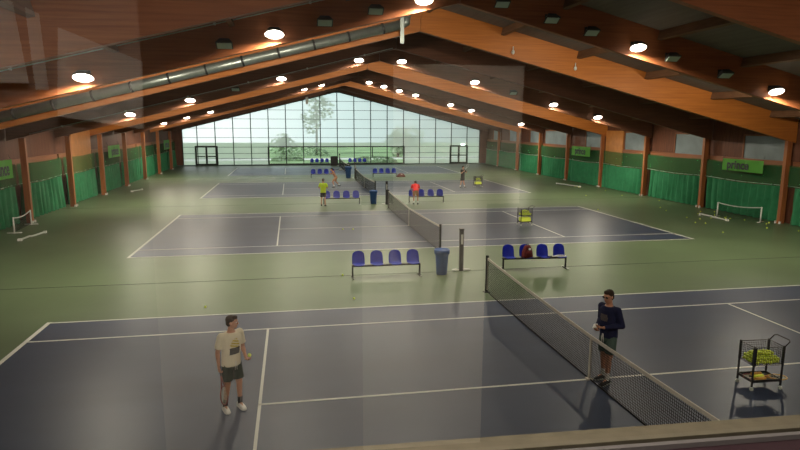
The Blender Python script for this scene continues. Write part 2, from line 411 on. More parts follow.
SIDE = {-1: 'left', 1: 'right'}
desc = ['beside the near corner', 'first bay from the window', 'second bay', 'third bay', 'fourth bay', 'fifth bay', 'sixth bay', 'seventh bay', 'eighth bay']
for s in (-1, 1):
    for i in range(2, len(ys) - 1):
        y0, y1 = ys[i], ys[i + 1]; b = i - 2
        if y0 < 10 and s < 0: continue
        num = ['nearest', 'second', 'third', 'fourth', 'fifth', 'sixth', 'seventh', 'eighth', 'ninth'][b]
        lab = 'green ball-stop curtain in the %s visible wall bay on the %s side of the hall' % (num, SIDE[s])
        t = thing('ball_curtain', lab, 'curtain', (s * 19.36, (y0 + y1) / 2, 0), 0, 'green curtains along the %s wall' % SIDE[s])
        g = .25 if i % 2 else .5
        bm = wavy(-(y1 - y0) / 2 + .15 + (.35 if s < 0 else 0), (y1 - y0) / 2 - g, 0, .04, 1.92, .12, .52, i * 3 + s, -.25 if i % 2 else .15); obj('drape', bm, 'curtain', t)
        bm = bm_new(); L = (y1 - y0) / 2 - .11
        add_tube(bm, [(0, -L, 1.97), (0, 0, 1.90), (0, L, 1.97)], .014, 5); obj('hanging_wire', bm, 'pale', t)
        bm = wavy(-L, L, .03, 1.9, 3.0, .03, .9, i * 5 + s); obj('netting', bm, 'netting', t)

# ------------------------------------------------------------------ signs
def text_mesh(txt, size, m, parent, mat4, ext=.004, off=.012):
    c = bpy.data.curves.new('lettering', 'FONT'); c.body = txt; c.size = size; c.extrude = ext; c.offset = off; c.align_x = 'CENTER'; c.align_y = 'CENTER'; c.resolution_u = 4
    o = bpy.data.objects.new('tmp', c); COL.objects.link(o); dg = bpy.context.evaluated_depsgraph_get()
    me = bpy.data.meshes.new_from_object(o.evaluated_get(dg)); bpy.data.objects.remove(o)
    me.materials.clear(); me.materials.append(MT[m]); me.transform(mat4)
    q = bpy.data.objects.new('lettering', me); COL.objects.link(q); q.parent = parent; return q
def banner(s, y0, y1, z0, z1, label, toff=0, sx=1.0):
    L = abs(y1 - y0); yc = (y0 + y1) / 2; H = z1 - z0
    t = thing('advertising_banner', label, 'banner', (s * 18.95, yc, (z0 + z1) / 2), 0, 'green wall banners')
    bm = bm_new(); n = 16; v = []
    for k in range(n + 1):
        yy = -L / 2 + L * k / n; dx = .02 * math.sin(k * .9)
        v.append((bm.verts.new((dx, yy, -H / 2)), bm.verts.new((dx, yy, H / 2))))
    for a, b in zip(v, v[1:]): bm.faces.new((a[0], b[0], b[1], a[1]))
    bmesh.ops.solidify(bm, geom=bm.faces[:], thickness=.01)
    obj('cloth', bm, 'signg', t)
    for yy in (-L / 2 + .05, L / 2 - .05):
        bm = bm_new(); add_tube(bm, [(0, yy, H / 2), (s * .1, yy, H / 2 + .25)], .01, 4); obj('tie_cord', bm, 'dark', t)
    # reading direction: on right wall (s=1, seen from -x) text runs towards -y ; on left wall towards +y
    xax = V((0, -s, 0)); zax = V((-s, 0, 0)); yax = V((0, 0, 1))
    rot = M((xax, yax, zax)).transposed().to_4x4()
    m4 = M.Translation(V((-s * .045, -s * toff, 0))) @ rot @ M.Diagonal((sx, 1, 1, 1))
    text_mesh('prince', H * 1.0, 'black', t, m4, off=.02)
banner(1, 17.5, 20.6, 2.5, 3.16, 'long green banner with black lettering on the right wall above the small white-framed net', -.28, 1.0)
banner(1, 36.4, 39.8, 2.4, 3.2, 'green banner with black lettering on the right wall between the far orange posts', 0, .95)
banner(-1, 18.9, 21.25, 2.42, 3.3, 'green banner cut by the left edge of the photo', 0, .7)
banner(-1, 36.9, 39.9, 2.5, 3.4, 'green banner on the left wall beside the orange plywood panel', .1, .8)
banner(-1, 56.7, 59.6, 2.3, 3.3, 'small far green banner on the left wall near the glass gable', 0, .8)

# ------------------------------------------------------------------ flood lamps
def lamp_proto(on):
    t = thing('flood_lamp', 'x', 'lamp')
    bm = bm_new(); rot = M.Rotation(R(-32), 3, 'X')
    # housing: box bell opening downward and forward (-y)
    pr = [(-.26, -.17), (.26, -.17), (.26, .17), (-.26, .17)]; tp = [(-.14, -.1), (.14, -.1), (.14, .1), (-.14, .1)]
    o = V((0, -.22, .05))
    lo = [bm.verts.new(o + rot @ V((x, y, -.09))) for x, y in pr]; hi = [bm.verts.new(o + rot @ V((x, y, .12))) for x, y in tp]
    for k in range(4): bm.faces.new((lo[k], lo[(k + 1) % 4], hi[(k + 1) % 4], hi[k]))
    bm.faces.new(hi); bm.faces.new(lo[::-1]); obj('housing', bm, 'dark', t)
    bm = bm_new(); add_box(bm, (0, -.07, .13), (.3, .14, .04)); add_box(bm, (0, -.015, .1), (.3, .03, .22)); obj('bracket', bm, 'dark', t)
    bm = bm_new(); c = o + rot @ V((0, 0, -.1))
    if on: add_ell(bm, c, (.30, .2, .06), rot, 16, 8)
    else: add_box(bm, c, (.44, .26, .02), rot)
    obj('lens', bm, 'bulb' if on else 'lens_off', t)
    return t
MT['bulb'].cycles.emission_sampling = 'NONE'
LF = {0: ([-12, -6, 0, 6, 12], []), 2: ([-11.9, -6.15, -1.3, 6.5, 12.3], [-15.0, -7.7, -4.55, -2.9, 1.4, 3.2, 4.7, 7.9, 10.1]),
      5: ([-15.2, -11.7, -6.2, -1.35, 1.4, 6.3, 11.9, 15.2], [-9, 9]),
      8: ([-17.0, -15, -12.9, -4.4, -2.8, 1.7, 3.1, 4.6, 6.2, 9.7, 11.8, 17.0], [])}
PW = {0: 580, 2: 760, 5: 620, 8: 400}
PB = {2: 800, 5: 520, 8: 260}
ordn = ['first', 'second', 'third', 'fourth', 'fifth', 'sixth', 'seventh', 'eighth', 'ninth', 'tenth', 'eleventh', 'twelfth']
bn = {0: 'beam above the gallery window', 2: 'nearest lamp beam', 5: 'second lamp beam', 8: 'farthest lamp beam'}
pon = lamp_proto(True); poff = lamp_proto(False); used = [False, False]
for fi, (ons, offs) in LF.items():
    for on, xs in ((True, ons), (False, offs)):
        for k, x in enumerate(sorted(xs)):
            lab = '%s flood lamp on the %s, %s from the left' % ('lit white' if on else 'switched-off grey', bn[fi], ordn[k])
            loc = (x, FR[fi] - .11, zr(x) + .33)
            p = pon if on else poff; ix = 0 if on else 1
            if used[ix]: q = dup(p, loc, 0, lab)
            else: q = p; q.location = loc; q['label'] = lab; used[ix] = True
            q['group'] = 'lit flood lamps' if on else 'unlit flood lamps'
            if on:
                def spot(W, off, tilt):
                    l = bpy.data.lights.new('lamp_light', 'SPOT'); l.energy = W; l.spot_size = R(170); l.spot_blend = .35; l.shadow_soft_size = .12
                    l.color = (1, .90, .72)
                    lo = bpy.data.objects.new('lamp_light', l); COL.objects.link(lo); lo.location = (loc[0], loc[1] + off, loc[2] - .12)
                    lo.rotation_euler = (R(tilt), 0, 0)
                if fi: spot(PW[fi], -.34, -12)
                else: q.location = (x, FR[0] + .11, zr(x) + .33); q.rotation_euler = (0, 0, PI); spot(PW[0], .34 + .22, 20)  # first frame: unseen lamps added to fill the near court and players
                if fi:
                    q2 = dup(p, (x, FR[fi] + .11, zr(x) + .33), PI, 'flood lamp behind the %s, back to back with its %s lit lamp' % (bn[fi], ordn[k])); q2['group'] = 'flood lamps on the back of the beams'
                    spot(PB[fi], .34 + .22, 32)  # hidden back lamp added to light the face of the next beam

# duct and cables
t = thing('ventilation_duct', 'round zinc ventilation duct running up the left roof slope along an orange beam', 'duct', (0, 15.82, 0))
bm = bm_new(); pa, pb = V((-1.0, 0, zr(1.0) + .42)), V((-18.6, 0, zr(18.6) + .42)); n = 40
pts = [pa.lerp(pb, k / n) for k in range(n + 1)]
add_tube(bm, [pa, pb], .2, 20)
obj('pipe', bm, 'zinc', t)
for k in range(0, 12):
    p = pa.lerp(pb, (k + .5) / 12); d = (pb - pa).normalized() * .04
    bm = bm_new(); add_tube(bm, [p - d, p + d], .222, 20); obj('pipe_collar', bm, 'dark', t)
bm = bm_new(); add_tube(bm, [pa, pa + V((.25, 0, .1)), pa + V((.3, 0, .7))], .2, 16); obj('elbow', bm, 'zinc', t)
bm = bm_new(); add_box(bm, (-.95, 15.6, zr(.9) + .35), (.16, .1, 1.5))
tag(obj('steel_strut', bm, 'zinc'), 'pale vertical steel strut at the ridge where the duct ends', 'strut')
def cable(label, y, x0, x1, h, r=.018):
    t = thing('lighting_cable', label, 'cable')
    bm = bm_new(); add_tube(bm, [(x0, y, zr(x0) + h), ((x0 + x1) / 2, y, zr((x0 + x1) / 2) + h - .02), (x1, y, zr(x1) + h)], r, 6); obj('cable_run', bm, 'pale', t)
    for k in range(6):
        x = x0 + (x1 - x0) * (k + .5) / 6; bm = bm_new(); add_box(bm, (x, y + .03, zr(x) + h), (.08, .09, .08)); obj('clip', bm, 'white', t)
cable('pale cable running up the left half of the nearest lamp beam', 9.93, -18.5, -.5, 1.07, .02)
cable('thin pale cable along the lower edge of the left beam behind the duct', 22.42, -18.5, -.2, .06)
cable('thin pale cable clipped above the duct on the left beam', 16.2, -18.5, -.9, .8, .016)
for x, y, z, lab in ((4.25, 16.1, 8.25, 'small white sensor on the orange right beam near the ridge'), (7.3, 16.1, 7.6, 'small white drop-shaped sensor halfway down the orange right beam')):
    bm = bm_new(); add_ell(bm, (x, y + .05, z), (.07, .07, .1)); add_tube(bm, [(x, y + .05, z + .08), (x, y + .05, z + .25)], .025, 8); tag(obj('sensor', bm, 'white'), lab, 'sensor')
bm = bm_new(); add_box(bm, (-3.78, 60.9, 8.0), (.28, .2, 1.35)); tag(obj('white_heater', bm, 'white'), 'narrow upright white unit under the roof left of the ridge', 'heater')

# ------------------------------------------------------------------ nets
def make_net(cy, label, near):
    t = thing('tennis_net', label, 'net', (0, cy, 0), 0, 'tennis nets')
    def top(s): return .914 + (1.07 - .914) * abs(s) / 6.4 - .02 * math.sin(PI * abs(s) / 6.4)
    bm = bm_new(); st = .05 if near else .075; th = .0095 if near else .022
    n = int(12.7 / st)
    for k in range(n + 1):
        s = -6.35 + 12.7 * k / n; z1 = top(s) - .05
        add_box(bm, (0, s, (z1 + .03) / 2), (.003, th, z1 - .03))
    nh = int(.95 / st)
    for j in range(nh + 1):
        u = j / nh
        for k in range(12):
            s0 = -6.35 + 12.7 * k / 12; s1 = -6.35 + 12.7 * (k + 1) / 12
            add_beam(bm, (0, s0, .03 + (top(s0) - .08) * u), (0, s1, .03 + (top(s1) - .08) * u), .003, th)
    obj('netting', bm, 'net', t)
    bm = bm_new(); m = 24
    for k in range(m):
        s0, s1 = -6.38 + 12.76 * k / m, -6.38 + 12.76 * (k + 1) / m
        add_beam(bm, (0, s0, top(s0) - .03), (0, s1, top(s1) - .03), .022, .065)
    obj('top_band', bm, 'band', t)
    bm = bm_new(); add_tube(bm, [(0, -6.35, .03), (.03, -2, .02), (-.02, 3, .02), (0, 6.35, .03)], .014, 6); obj('bottom_cord', bm, 'net', t)
    bm = bm_new(); add_box(bm, (0, 0, .45), (.03, .05, .88)); add_box(bm, (0, 0, .02), (.12, .1, .03)); obj('centre_strap', bm, 'band', t)
    for s in (-6.42, 6.42):
        bm = bm_new(); add_lathe(bm, [(.045, 0), (.045, 1.09), (.052, 1.09), (.052, 1.13), (.01, 1.14)], (0, s, 0), 14); add_box(bm, (0, s, .01), (.18, .18, .02)); p = obj('post', bm, 'dark', t)
        bm = bm_new(); add_box(bm, (.0, s - .055 * (1 if s > 0 else -1), .55), (.02, .03, .95)); obj('lacing', bm, 'band', t)
    return t
make_net(CY[0], 'dark net across the nearest court with a pale top band', True)
make_net(CY[1], 'dark net across the second court, behind the blue bin and benches', False)
make_net(CY[2], 'dark net across the third court from the window', False)
make_net(CY[3], 'small far dark net across the last court before the glass wall', False)

# ------------------------------------------------------------------ benches
def seat_bm(x):
    bm = bm_new(); prof = [(-.20, .435), (-.17, .452), (-.08, .44), (.04, .425), (.12, .43), (.17, .48), (.195, .58), (.215, .68), (.235, .78), (.245, .84), (.245, .855)]
    hw = [.15, .19, .205, .21, .21, .21, .21, .205, .185, .12, .05]; rows = []
    for (y, z), w in zip(prof, hw):
        rows.append([bm.verts.new((x + w * (k / 4 - 1), y - .045 * (abs(k / 4 - 1) ** 2) * (1 if z > .46 else 0), z + .02 * (abs(k / 4 - 1) ** 2) * (1 if z < .46 else 0))) for k in range(9)])
    for a, b in zip(rows, rows[1:]):
        for k in range(8): f = bm.faces.new((a[k], a[k + 1], b[k + 1], b[k])); f.smooth = True
    bmesh.ops.solidify(bm, geom=bm.faces[:], thickness=.016)
    return bm
def make_bench(label):
    t = thing('seat_bench', label, 'bench', group='four-seat courtside benches')
    bm = bm_new(); add_box(bm, (0, 0, .39), (2.3, .05, .05)); add_box(bm, (0, .1, .39), (2.3, .03, .03))
    for x in (-.92, -.31, .31, .92): add_box(bm, (x, .02, .415), (.2, .24, .02))
    obj('crossbeam', bm, 'black', t)
    for x in (-1.13, 1.13):
        bm = bm_new(); add_box(bm, (x, 0, .2), (.05, .05, .38)); add_box(bm, (x, 0, .02), (.05, .5, .04))
        l = obj('leg', bm, 'black', t)
        for y in (-.24, .24):
            bm = bm_new(); add_box(bm, (x, y, .022), (.06, .05, .044)); obj('foot_cap', bm, 'pale', l)
    for x in (-.92, -.31, .31, .92): obj('seat', seat_bm(x), 'blue', t)
    return t
b0 = make_bench('four-seat blue bench left of the blue bin, between the first and second courts'); b0.location = (-2.7, 8.78, 0)
def bench(x, y, lab, rz=0): return dup(b0, (x, y, 0), rz, lab)
bench(2.60, 8.95, 'four-seat blue bench behind the near net, with a dark red bag on it', R(-4))
bench(-2.65, 27.3, 'four-seat blue bench beside the player in the yellow shirt')
bench(2.87, 27.4, 'four-seat blue bench with a person in red leaning over it', R(-3))
bench(-2.8, 46.5, 'blue bench behind the running player by the third court')
bench(3.1, 46.6, 'small far blue bench right of the third court net')
bench(-2.3, 64.3, 'dark far bench under the clear window strip, left of the ridge')
bench(2.4, 64.3, 'dark far bench under the clear window strip, right of the ridge')

# bins
def make_bin(label, loc):
    t = thing('rubbish_bin', label, 'bin', loc, 0, 'blue bins')
    bm = bm_new(); add_lathe(bm, [(.17, 0), (.18, .02), (.225, .72), (.225, .74), (.20, .74), (.16, .05)], n=24); obj('body', bm, 'bin', t)
    bm = bm_new(); add_lathe(bm, [(.235, .7), (.26, .71), (.265, .85), (.24, .87), (.235, .80)], n=24); obj('rim', bm, 'bin', t)
    return t
bn0 = make_bin('tall blue plastic bin beside the near blue bench', (-.8, 8.8, 0))
dup(bn0, (-.62, 27.3, 0), 0, 'blue bin at the front end of the third court net')
c = dup(bn0, (-.45, 46.2, 0), 0, 'far blue bin at the front end of the last court net'); c.scale = (1.25, 1.25, 1.25)
bm = bm_new(); add_box(bm, (-.5, 64.5, .55), (.85, .4, 1.1)); add_box(bm, (-.5, 64.5, 1.12), (.7, .3, .06)); tag(obj('black_cabinet', bm, 'black'), 'black box standing at the foot of the glass wall between the far benches', 'box')
# tall posts between courts
def make_post(label, loc):
    t = thing('winder_post', label, 'post', loc, 0, 'posts between the courts')
    bm = bm_new(); add_box(bm, (0, 0, .73), (.13, .13, 1.46)); add_box(bm, (0, 0, 1.47), (.15, .15, .03)); obj('column', bm, 'dark', t)
    bm = bm_new(); add_box(bm, (0, -.07, 1.12), (.07, .015, .34)); obj('notice', bm, 'white', t)
    for s in (-1, 1):
        bm = bm_new(); add_ell(bm, (s * .2, 0, .035), (.13, .1, .035)); obj('base_weight', bm, 'white', t)
    return t
p0 = make_post('dark square post with white base weights between the near bench and net', (-.02, 9.15, 0))
dup(p0, (.17, 26.9, 0), 0, 'dark square post at the far end of the second court net')
dup(p0, (.15, 45.7, 0), 0, 'dark post beside the far blue bin')
dup(p0, (.1, 63.5, 0), 0, 'dark post standing before the glass wall under the ridge')

# ------------------------------------------------------------------ bags
def racket_bag(label, loc, rz=0, m='bag', sc=1):
    t = thing('sports_bag', label, 'bag', loc, rz); t.scale = (sc,) * 3
    bm = bm_new(); rings = []
    for k in range(9):
        u = k / 8; w = .20 * (1 - .55 * u ** 2.2); d = .13 * (1 - .4 * u ** 2); z = .42 * u
        rings.append([bm.verts.new((math.copysign(abs(math.cos(a)) ** .6, math.cos(a)) * w, math.copysign(abs(math.sin(a)) ** .6, math.sin(a)) * d, z)) for a in [2 * PI * j / 20 for j in range(20)]])
    for a, b in zip(rings, rings[1:]):
        for j in range(20): f = bm.faces.new((a[j], a[(j + 1) % 20], b[(j + 1) % 20], b[j])); f.smooth = True
    bm.faces.new(rings[0][::-1]); bm.faces.new(rings[-1]); obj('body', bm, m, t)
    bm = bm_new(); add_ell(bm, (0, -.12, .14), (.13, .05, .11)); p = obj('pocket', bm, m, t)
    bm = bm_new(); add_box(bm, (.02, -.125, .31), (.07, .03, .06)); obj('badge', bm, 'white', t)
    bm = bm_new(); add_tube(bm, [(-.06, 0, .41), (-.04, 0, .47), (.04, 0, .47), (.06, 0, .41)], .012, 6); obj('handle', bm, 'black', t)
    return t
racket_bag('dark red rucksack on the second seat of the bench behind the near net', (2.30, 8.92, .445), .2)
t = racket_bag('brown bag lying on the floor beside the far right blue bench', (4.75, 46.9, .0), 0, 'bag', 1.1); t.scale = (2.2, 1.1, .8)

# ------------------------------------------------------------------ rackets
def racket(label, loc, rot, frame='black', group=None, sc=1):
    """local: grip end at origin, pointing +x, face normal z"""
    t = thing('tennis_racket', label, 'racket', loc); t.rotation_euler = rot; t.scale = (sc,) * 3
    if group: t['group'] = group
    bm = bm_new(); add_tube(bm, [(0, 0, 0), (.02, 0, 0), (.18, 0, 0)], [.018, .016, .015], 8); obj('grip', bm, 'black', t)
    bm = bm_new(); c = V((.53, 0, 0)); pts = [c + V((-.165 * math.cos(a), .125 * math.sin(a), 0)) for a in [2 * PI * k / 28 for k in range(29)]]
    add_tube(bm, pts, .011, 6, caps=False)
    for s in (-1, 1): add_tube(bm, [(.17, s * .006, 0), (.27, s * .02, 0), (.385, s * .062, 0)], .010, 6)
    obj('frame', bm, frame, t)
    bm = bm_new()
    for k in range(-6, 7):
        y = k * .018; hx = .16 * math.sqrt(max(0, 1 - (y / .125) ** 2)); add_box(bm, (.53, y, 0), (2 * hx, .002, .002))
    for k in range(-8, 9):
        x = k * .019; hy = .122 * math.sqrt(max(0, 1 - (x / .165) ** 2)); add_box(bm, (.53 + x, 0, 0), (.002, 2 * hy, .002))
    obj('strings', bm, 'string', t)
    return t
racket('racket lying across the two right seats of the bench behind the near net', (3.0, 8.8, .475), (0, 0, .05), 'white')

# ------------------------------------------------------------------ balls
def ball_proto():
    bm = bm_new(); add_ell(bm, (0, 0, 0), (.033,) * 3, None, 12, 8)
    pts = []
    for k in range(25):
        a = 2 * PI * k / 24; b = .45; x = math.cos(a) * (1 - b) + b * math.cos(3 * a); y = math.sin(a) * (1 - b) - b * math.sin(3 * a); z = 2 * math.sqrt(b * (1 - b)) * math.cos(2 * a) if False else 2 * math.sqrt(b - b * b) * math.sin(2 * a)
        pts.append(V((x, y, z)).normalized() * .0325)
    add_tube(bm, pts, .0016, 4, caps=False, mi=1)
    return obj('tennis_ball', bm, ['ball', 'ballseam'])
BP = ball_proto(); BPused = False
def ball(loc, label, group=None):
    global BPused
    if BPused: c = BP.copy(); COL.objects.link(c)
    else: c = BP; BPused = True
    c.location = loc; c.rotation_euler = (random.uniform(0, 6), random.uniform(0, 6), 0)
    tag(c, label, 'ball', group); return c

FL = [(18.17, 32.15), (17.72, 29.0), (15.12, 29.39), (18.57, 25.79), (16.58, 22.67), (16.13, 21.42), (12.31, 22.45), (17.22, 35.35), (17.38, 35.0), (15.6, 18.76), (14.94, 17.15), (15.27, 16.8), (15.99, 18.2), (17.14, 19.92), (17.9, 20.73), (18.64, 20.49), (17.82, 19.42), (17.29, 18.32), (17.48, 18.09), (18.04, 18.74), (17.68, 18.43), (17.71, 18.04), (18.13, 17.48), (18.33, 16.2), (18.67, 16.42), (17.36, 15.06), (14.3, 14.29), (18.22, 14.07), (16.81, 18.39)]
for x, y in FL: ball((x, y, .033), 'loose ball on the green floor along the right wall', 'loose balls by the right wall')
ball((-8.16, 6.17, .033), 'lone ball on the green floor behind the player in the cream shirt')
ball((-4.04, 6.3, .033), 'lone ball on the green floor in front of the near left bench')
ball((-4.13, 9.1, .033), 'lone ball by the left leg of the near left bench')
ball((-3.37, 17.95, .045), 'left ball of two lying on the second court')
ball((-2.89, 17.87, .045), 'right ball of two lying on the second court')

# pale poles on the floor
def pole(a, b, label):
    t = thing('floor_pole', label, 'pole')
    A, B_ = V((*a, .05)), V((*b, .05))
    bm = bm_new(); m = A.lerp(B_, .45); d = (B_ - A).normalized(); k = V((-d.y, d.x, 0)) * .1
    add_tube(bm, [A, m + k, m - k * .3, B_], .045, 8); obj('tube', bm, 'pale', t)
    bm = bm_new(); add_box(bm, A, (.16, .12, .1)); add_box(bm, B_, (.12, .16, .1)); obj('end_piece', bm, 'white', t)
pole((17.13, 19.65), (17.06, 17.48), 'pale pole lying on the floor among loose balls at the right wall')
pole((16.85, 37.96), (17.63, 35.29), 'pale pole lying by the far right curtain')
pole((-17.46, 36.73), (-17.06, 38.07), 'pale pole lying by the far left curtain')
pole((-17.33, 17.42), (-17.04, 19.33), 'pale bent pole lying on the floor near the left wall')

def mini_net(a, b, h, label):
    t = thing('practice_net', label, 'net')
    a, b = V(a), V(b); d = (b - a).normalized(); k = V((-d.y, d.x, 0))
    for p in (a, b):
        bm = bm_new(); add_tube(bm, [p, p + V((0, 0, h))], .035, 8); add_tube(bm, [p - k * .3 + V((0, 0, .03)), p + k * .3 + V((0, 0, .03))], .03, 8); obj('leg', bm, 'white', t)
    bm = bm_new(); m = 12; tp = [a.lerp(b, q / m) + V((0, 0, h - .03 - .10 * math.sin(PI * q / m))) for q in range(m + 1)]
    add_tube(bm, tp, .028, 6); obj('top_band', bm, 'pale', t)
    bm = bm_new()
    for q in range(41):
        p = a.lerp(b, q / 40); z = h - .05 - .10 * math.sin(PI * q / 40); add_box(bm, (p.x, p.y, z / 2 + .04), (.006, .006, z - .04))
    for j in range(9):
        add_tube(bm, [a.lerp(b, q / m) + V((0, 0, .08 + (h - .13 - .10 * math.sin(PI * q / m)) * j / 9)) for q in range(m + 1)], .004, 4)
    obj('netting', bm, 'net', t)
mini_net((17.6, 18.95, 0), (18.45, 16.75, 0), .82, 'small white-framed practice net before the curtain under the long banner')
mini_net((-18.35, 19.4, 0), (-18.6, 21.9, 0), .75, 'small white-framed practice net at the left edge of the photo')

# ------------------------------------------------------------------ ball carts
def make_cart(label, loc, rz):
    t = thing('ball_cart', label, 'cart', loc, rz, 'ball carts')
    X, Y = .30, .20
    for sx in (-1, 1):
        for sy in (-1, 1):
            bm = bm_new(); add_box(bm, (sx * X, sy * Y, .48), (.026, .026, .80)); add_box(bm, (sx * X, sy * Y, .68), ((.05, .05, .36) if sx < 0 and sy < 0 else (.03, .03, .36))); l = obj('leg', bm, 'black', t)
            bm = bm_new(); w = V((sx * X, sy * Y, .035)); add_tube(bm, [w - V((0, .015, 0)), w + V((0, .015, 0))], .035, 12); obj('wheel', bm, 'pale', l)
    bm = bm_new(); r = .0028
    for z in [.5 + .045 * k for k in range(9)]:
        rr = .006 if z > .85 or z < .51 else r
        for a, b in (((-X, -Y), (X, -Y)), ((X, -Y), (X, Y)), ((X, Y), (-X, Y)), ((-X, Y), (-X, -Y))): add_tube(bm, [(*a, z), (*b, z)], rr, 4)
    for k in range(1, 16):
        x = -X + 2 * X * k / 16
        for y in (-Y, Y): add_tube(bm, [(x, y, .5), (x, y, .86)], r, 4)
        add_tube(bm, [(x, -Y, .5), (x, Y, .5)], r, 4)
    for k in range(1, 11):
        y = -Y + 2 * Y * k / 11
        for x in (-X, X): add_tube(bm, [(x, y, .5), (x, y, .86)], r, 4)
        add_tube(bm, [(-X, y, .5), (X, y, .5)], r, 4)
    obj('wire_basket', bm, 'black', t)
    bm = bm_new(); add_box(bm, (0, 0, .17), (2 * X, 2 * Y, .012))
    for y in (-Y, Y): add_box(bm, (0, y, .19), (2 * X, .015, .05))
    for x in (-X, X): add_box(bm, (x, 0, .19), (.015, 2 * Y, .05))
    obj('tray', bm, 'black', t)
    bm = bm_new(); add_tube(bm, [(X, Y, .85), (X + .10, Y, .95), (X + .13, Y - .05, .97), (X + .13, -Y + .05, .97), (X + .10, -Y, .95), (X, -Y, .85)], .011, 8); obj('handle', bm, 'black', t)
    return t
def fill(cart, n_layers, what, rnd, mound=.05, nx=8, ny=5):
    loc = cart.location; rz = cart.rotation_euler.z; rot = M.Rotation(rz, 3, 'Z')
    for L in range(n_layers):
        for i in range(nx):
            for j in range(ny):
                x = (i - (nx - 1) / 2) * .068 + (.012 if L % 2 else -.012); y = (j - (ny - 1) / 2) * .069 + (.008 if L % 2 else -.008)
                e = 1 - max(abs(i - (nx - 1) / 2) / (nx / 2), abs(j - (ny - 1) / 2) / (ny / 2))
                if L == n_layers - 1 and e < .22: continue
                z = .545 + L * .06 + rnd.uniform(-.014, .014) + (mound * e if L == n_layers - 1 else 0)
                ball(loc + rot @ V((x, y, z)), what[0], what[1])
rnd = random.Random(3)
cart1 = make_cart('near black wire ball cart full of yellow balls, with rackets on its tray', (3.12, -.83, 0), R(-3))
fill(cart1, 3, ('yellow-green ball heaped in the basket of the near cart', 'balls in the near cart'), rnd)
cart2 = dup(cart1, (5.85, 17.95, 0), R(4), 'black ball cart full of balls on the right half of the second court'); cart2['group'] = 'ball carts'
fill(cart2, 4, ('yellow ball in the basket of the cart on the second court', 'balls in the second-court cart'), rnd, .06, 8, 5) if False else fill(cart2, 3, ('yellow ball in the basket of the cart on the second court', 'balls in the second-court cart'), rnd, .10, 8, 5)
cart3 = dup(cart1, (9.35, 36.8, 0), R(0), 'far ball cart beside the player in black on the third court')
fill(cart3, 2, ('yellow ball in the basket of the far cart on the third court', 'balls in the third-court cart'), rnd, .12, 7, 4)
racket('gold racket on the lower tray of the near ball cart', (2.93, -.80, .20), (0, 0, R(-14)), 'racketr')
racket('dark red racket under the gold one on the lower tray of the near ball cart', (3.5, -.92, .19), (0, 0, R(168)), 'rackred')
for q in range(3):
    bm = bm_new(); add_lathe(bm, [(.035, 0), (.035, .2), (.03, .21)], n=10); bmesh.ops.rotate(bm, verts=bm.verts, matrix=M.Rotation(R(90), 3, 'Y'))
    tag(obj('ball_tube', bm, ['racketr', 'ball', 'racketr'][q]), ['ochre ball tube lying on the near cart tray, front', 'yellow ball tube lying on the near cart tray, middle', 'ochre ball tube lying on the near cart tray, back'][q], 'tube').location = (2.92 + q * .05, -.97 + q * .11, .212)
bm = bm_new(); add_box(bm, (0, 0, 0), (.5, .34, .22)); bmesh.ops.bevel(bm, geom=bm.edges[:], offset=.04, segments=2)
tag(obj('ball_box', bm, 'ball'), 'yellow box of balls on the lower tray of the second-court cart', 'box').location = (5.85, 17.95, .3)
bm = bm_new(); add_box(bm, (0, 0, 0), (.5, .34, .22)); bmesh.ops.bevel(bm, geom=bm.edges[:], offset=.04, segments=2)
tag(obj('ball_box', bm, 'ball'), 'yellow box of balls on the lower tray of the far third-court cart', 'box').location = (9.35, 36.8, .3)

# ------------------------------------------------------------------ people
def cap(bm, a, b, ra, rb, n=12):
    a, b = V(a), V(b); add_tube(bm, [a, b], [ra, rb], n); add_ell(bm, a, (ra,) * 3, None, 12, 8); add_ell(bm, b, (rb,) * 3, None, 12, 8)
def loft(bm, rings, n=20):
    """rings: (centre, side vector, front vector) ; closed"""
    rr = [[bm.verts.new(V(c) + V(sv) * math.cos(2 * PI * k / n) + V(fv) * math.sin(2 * PI * k / n)) for k in range(n)] for c, sv, fv in rings]
    for a, b in zip(rr, rr[1:]):
        for k in range(n): bm.faces.new((a[k], a[(k + 1) % n], b[(k + 1) % n], b[k]))
    bm.faces.new(rr[0][::-1]); bm.faces.new(rr[-1])
def fuse(name, bm, m, parent, vox, smooth=3):
    me = bpy.data.meshes.new('t'); bmesh.ops.recalc_face_normals(bm, faces=bm.faces[:]); bm.to_mesh(me); bm.free()
    o = bpy.data.objects.new('t', me); COL.objects.link(o)
    r = o.modifiers.new('r', 'REMESH'); r.mode = 'VOXEL'; r.voxel_size = vox; r.use_smooth_shade = True
    if smooth: s = o.modifiers.new('s', 'SMOOTH'); s.factor = .5; s.iterations = smooth
    dg = bpy.context.evaluated_depsgraph_get(); me2 = bpy.data.meshes.new_from_object(o.evaluated_get(dg)); me2.name = name
    bpy.data.objects.remove(o); bpy.data.meshes.remove(me)
    me2.materials.clear()
    for x in (m if isinstance(m, (list, tuple)) else [m]): me2.materials.append(MT[x])
    for p in me2.polygons: p.use_smooth = True; p.material_index = 0
    q = bpy.data.objects.new(name, me2); COL.objects.link(q); q.parent = parent; return q

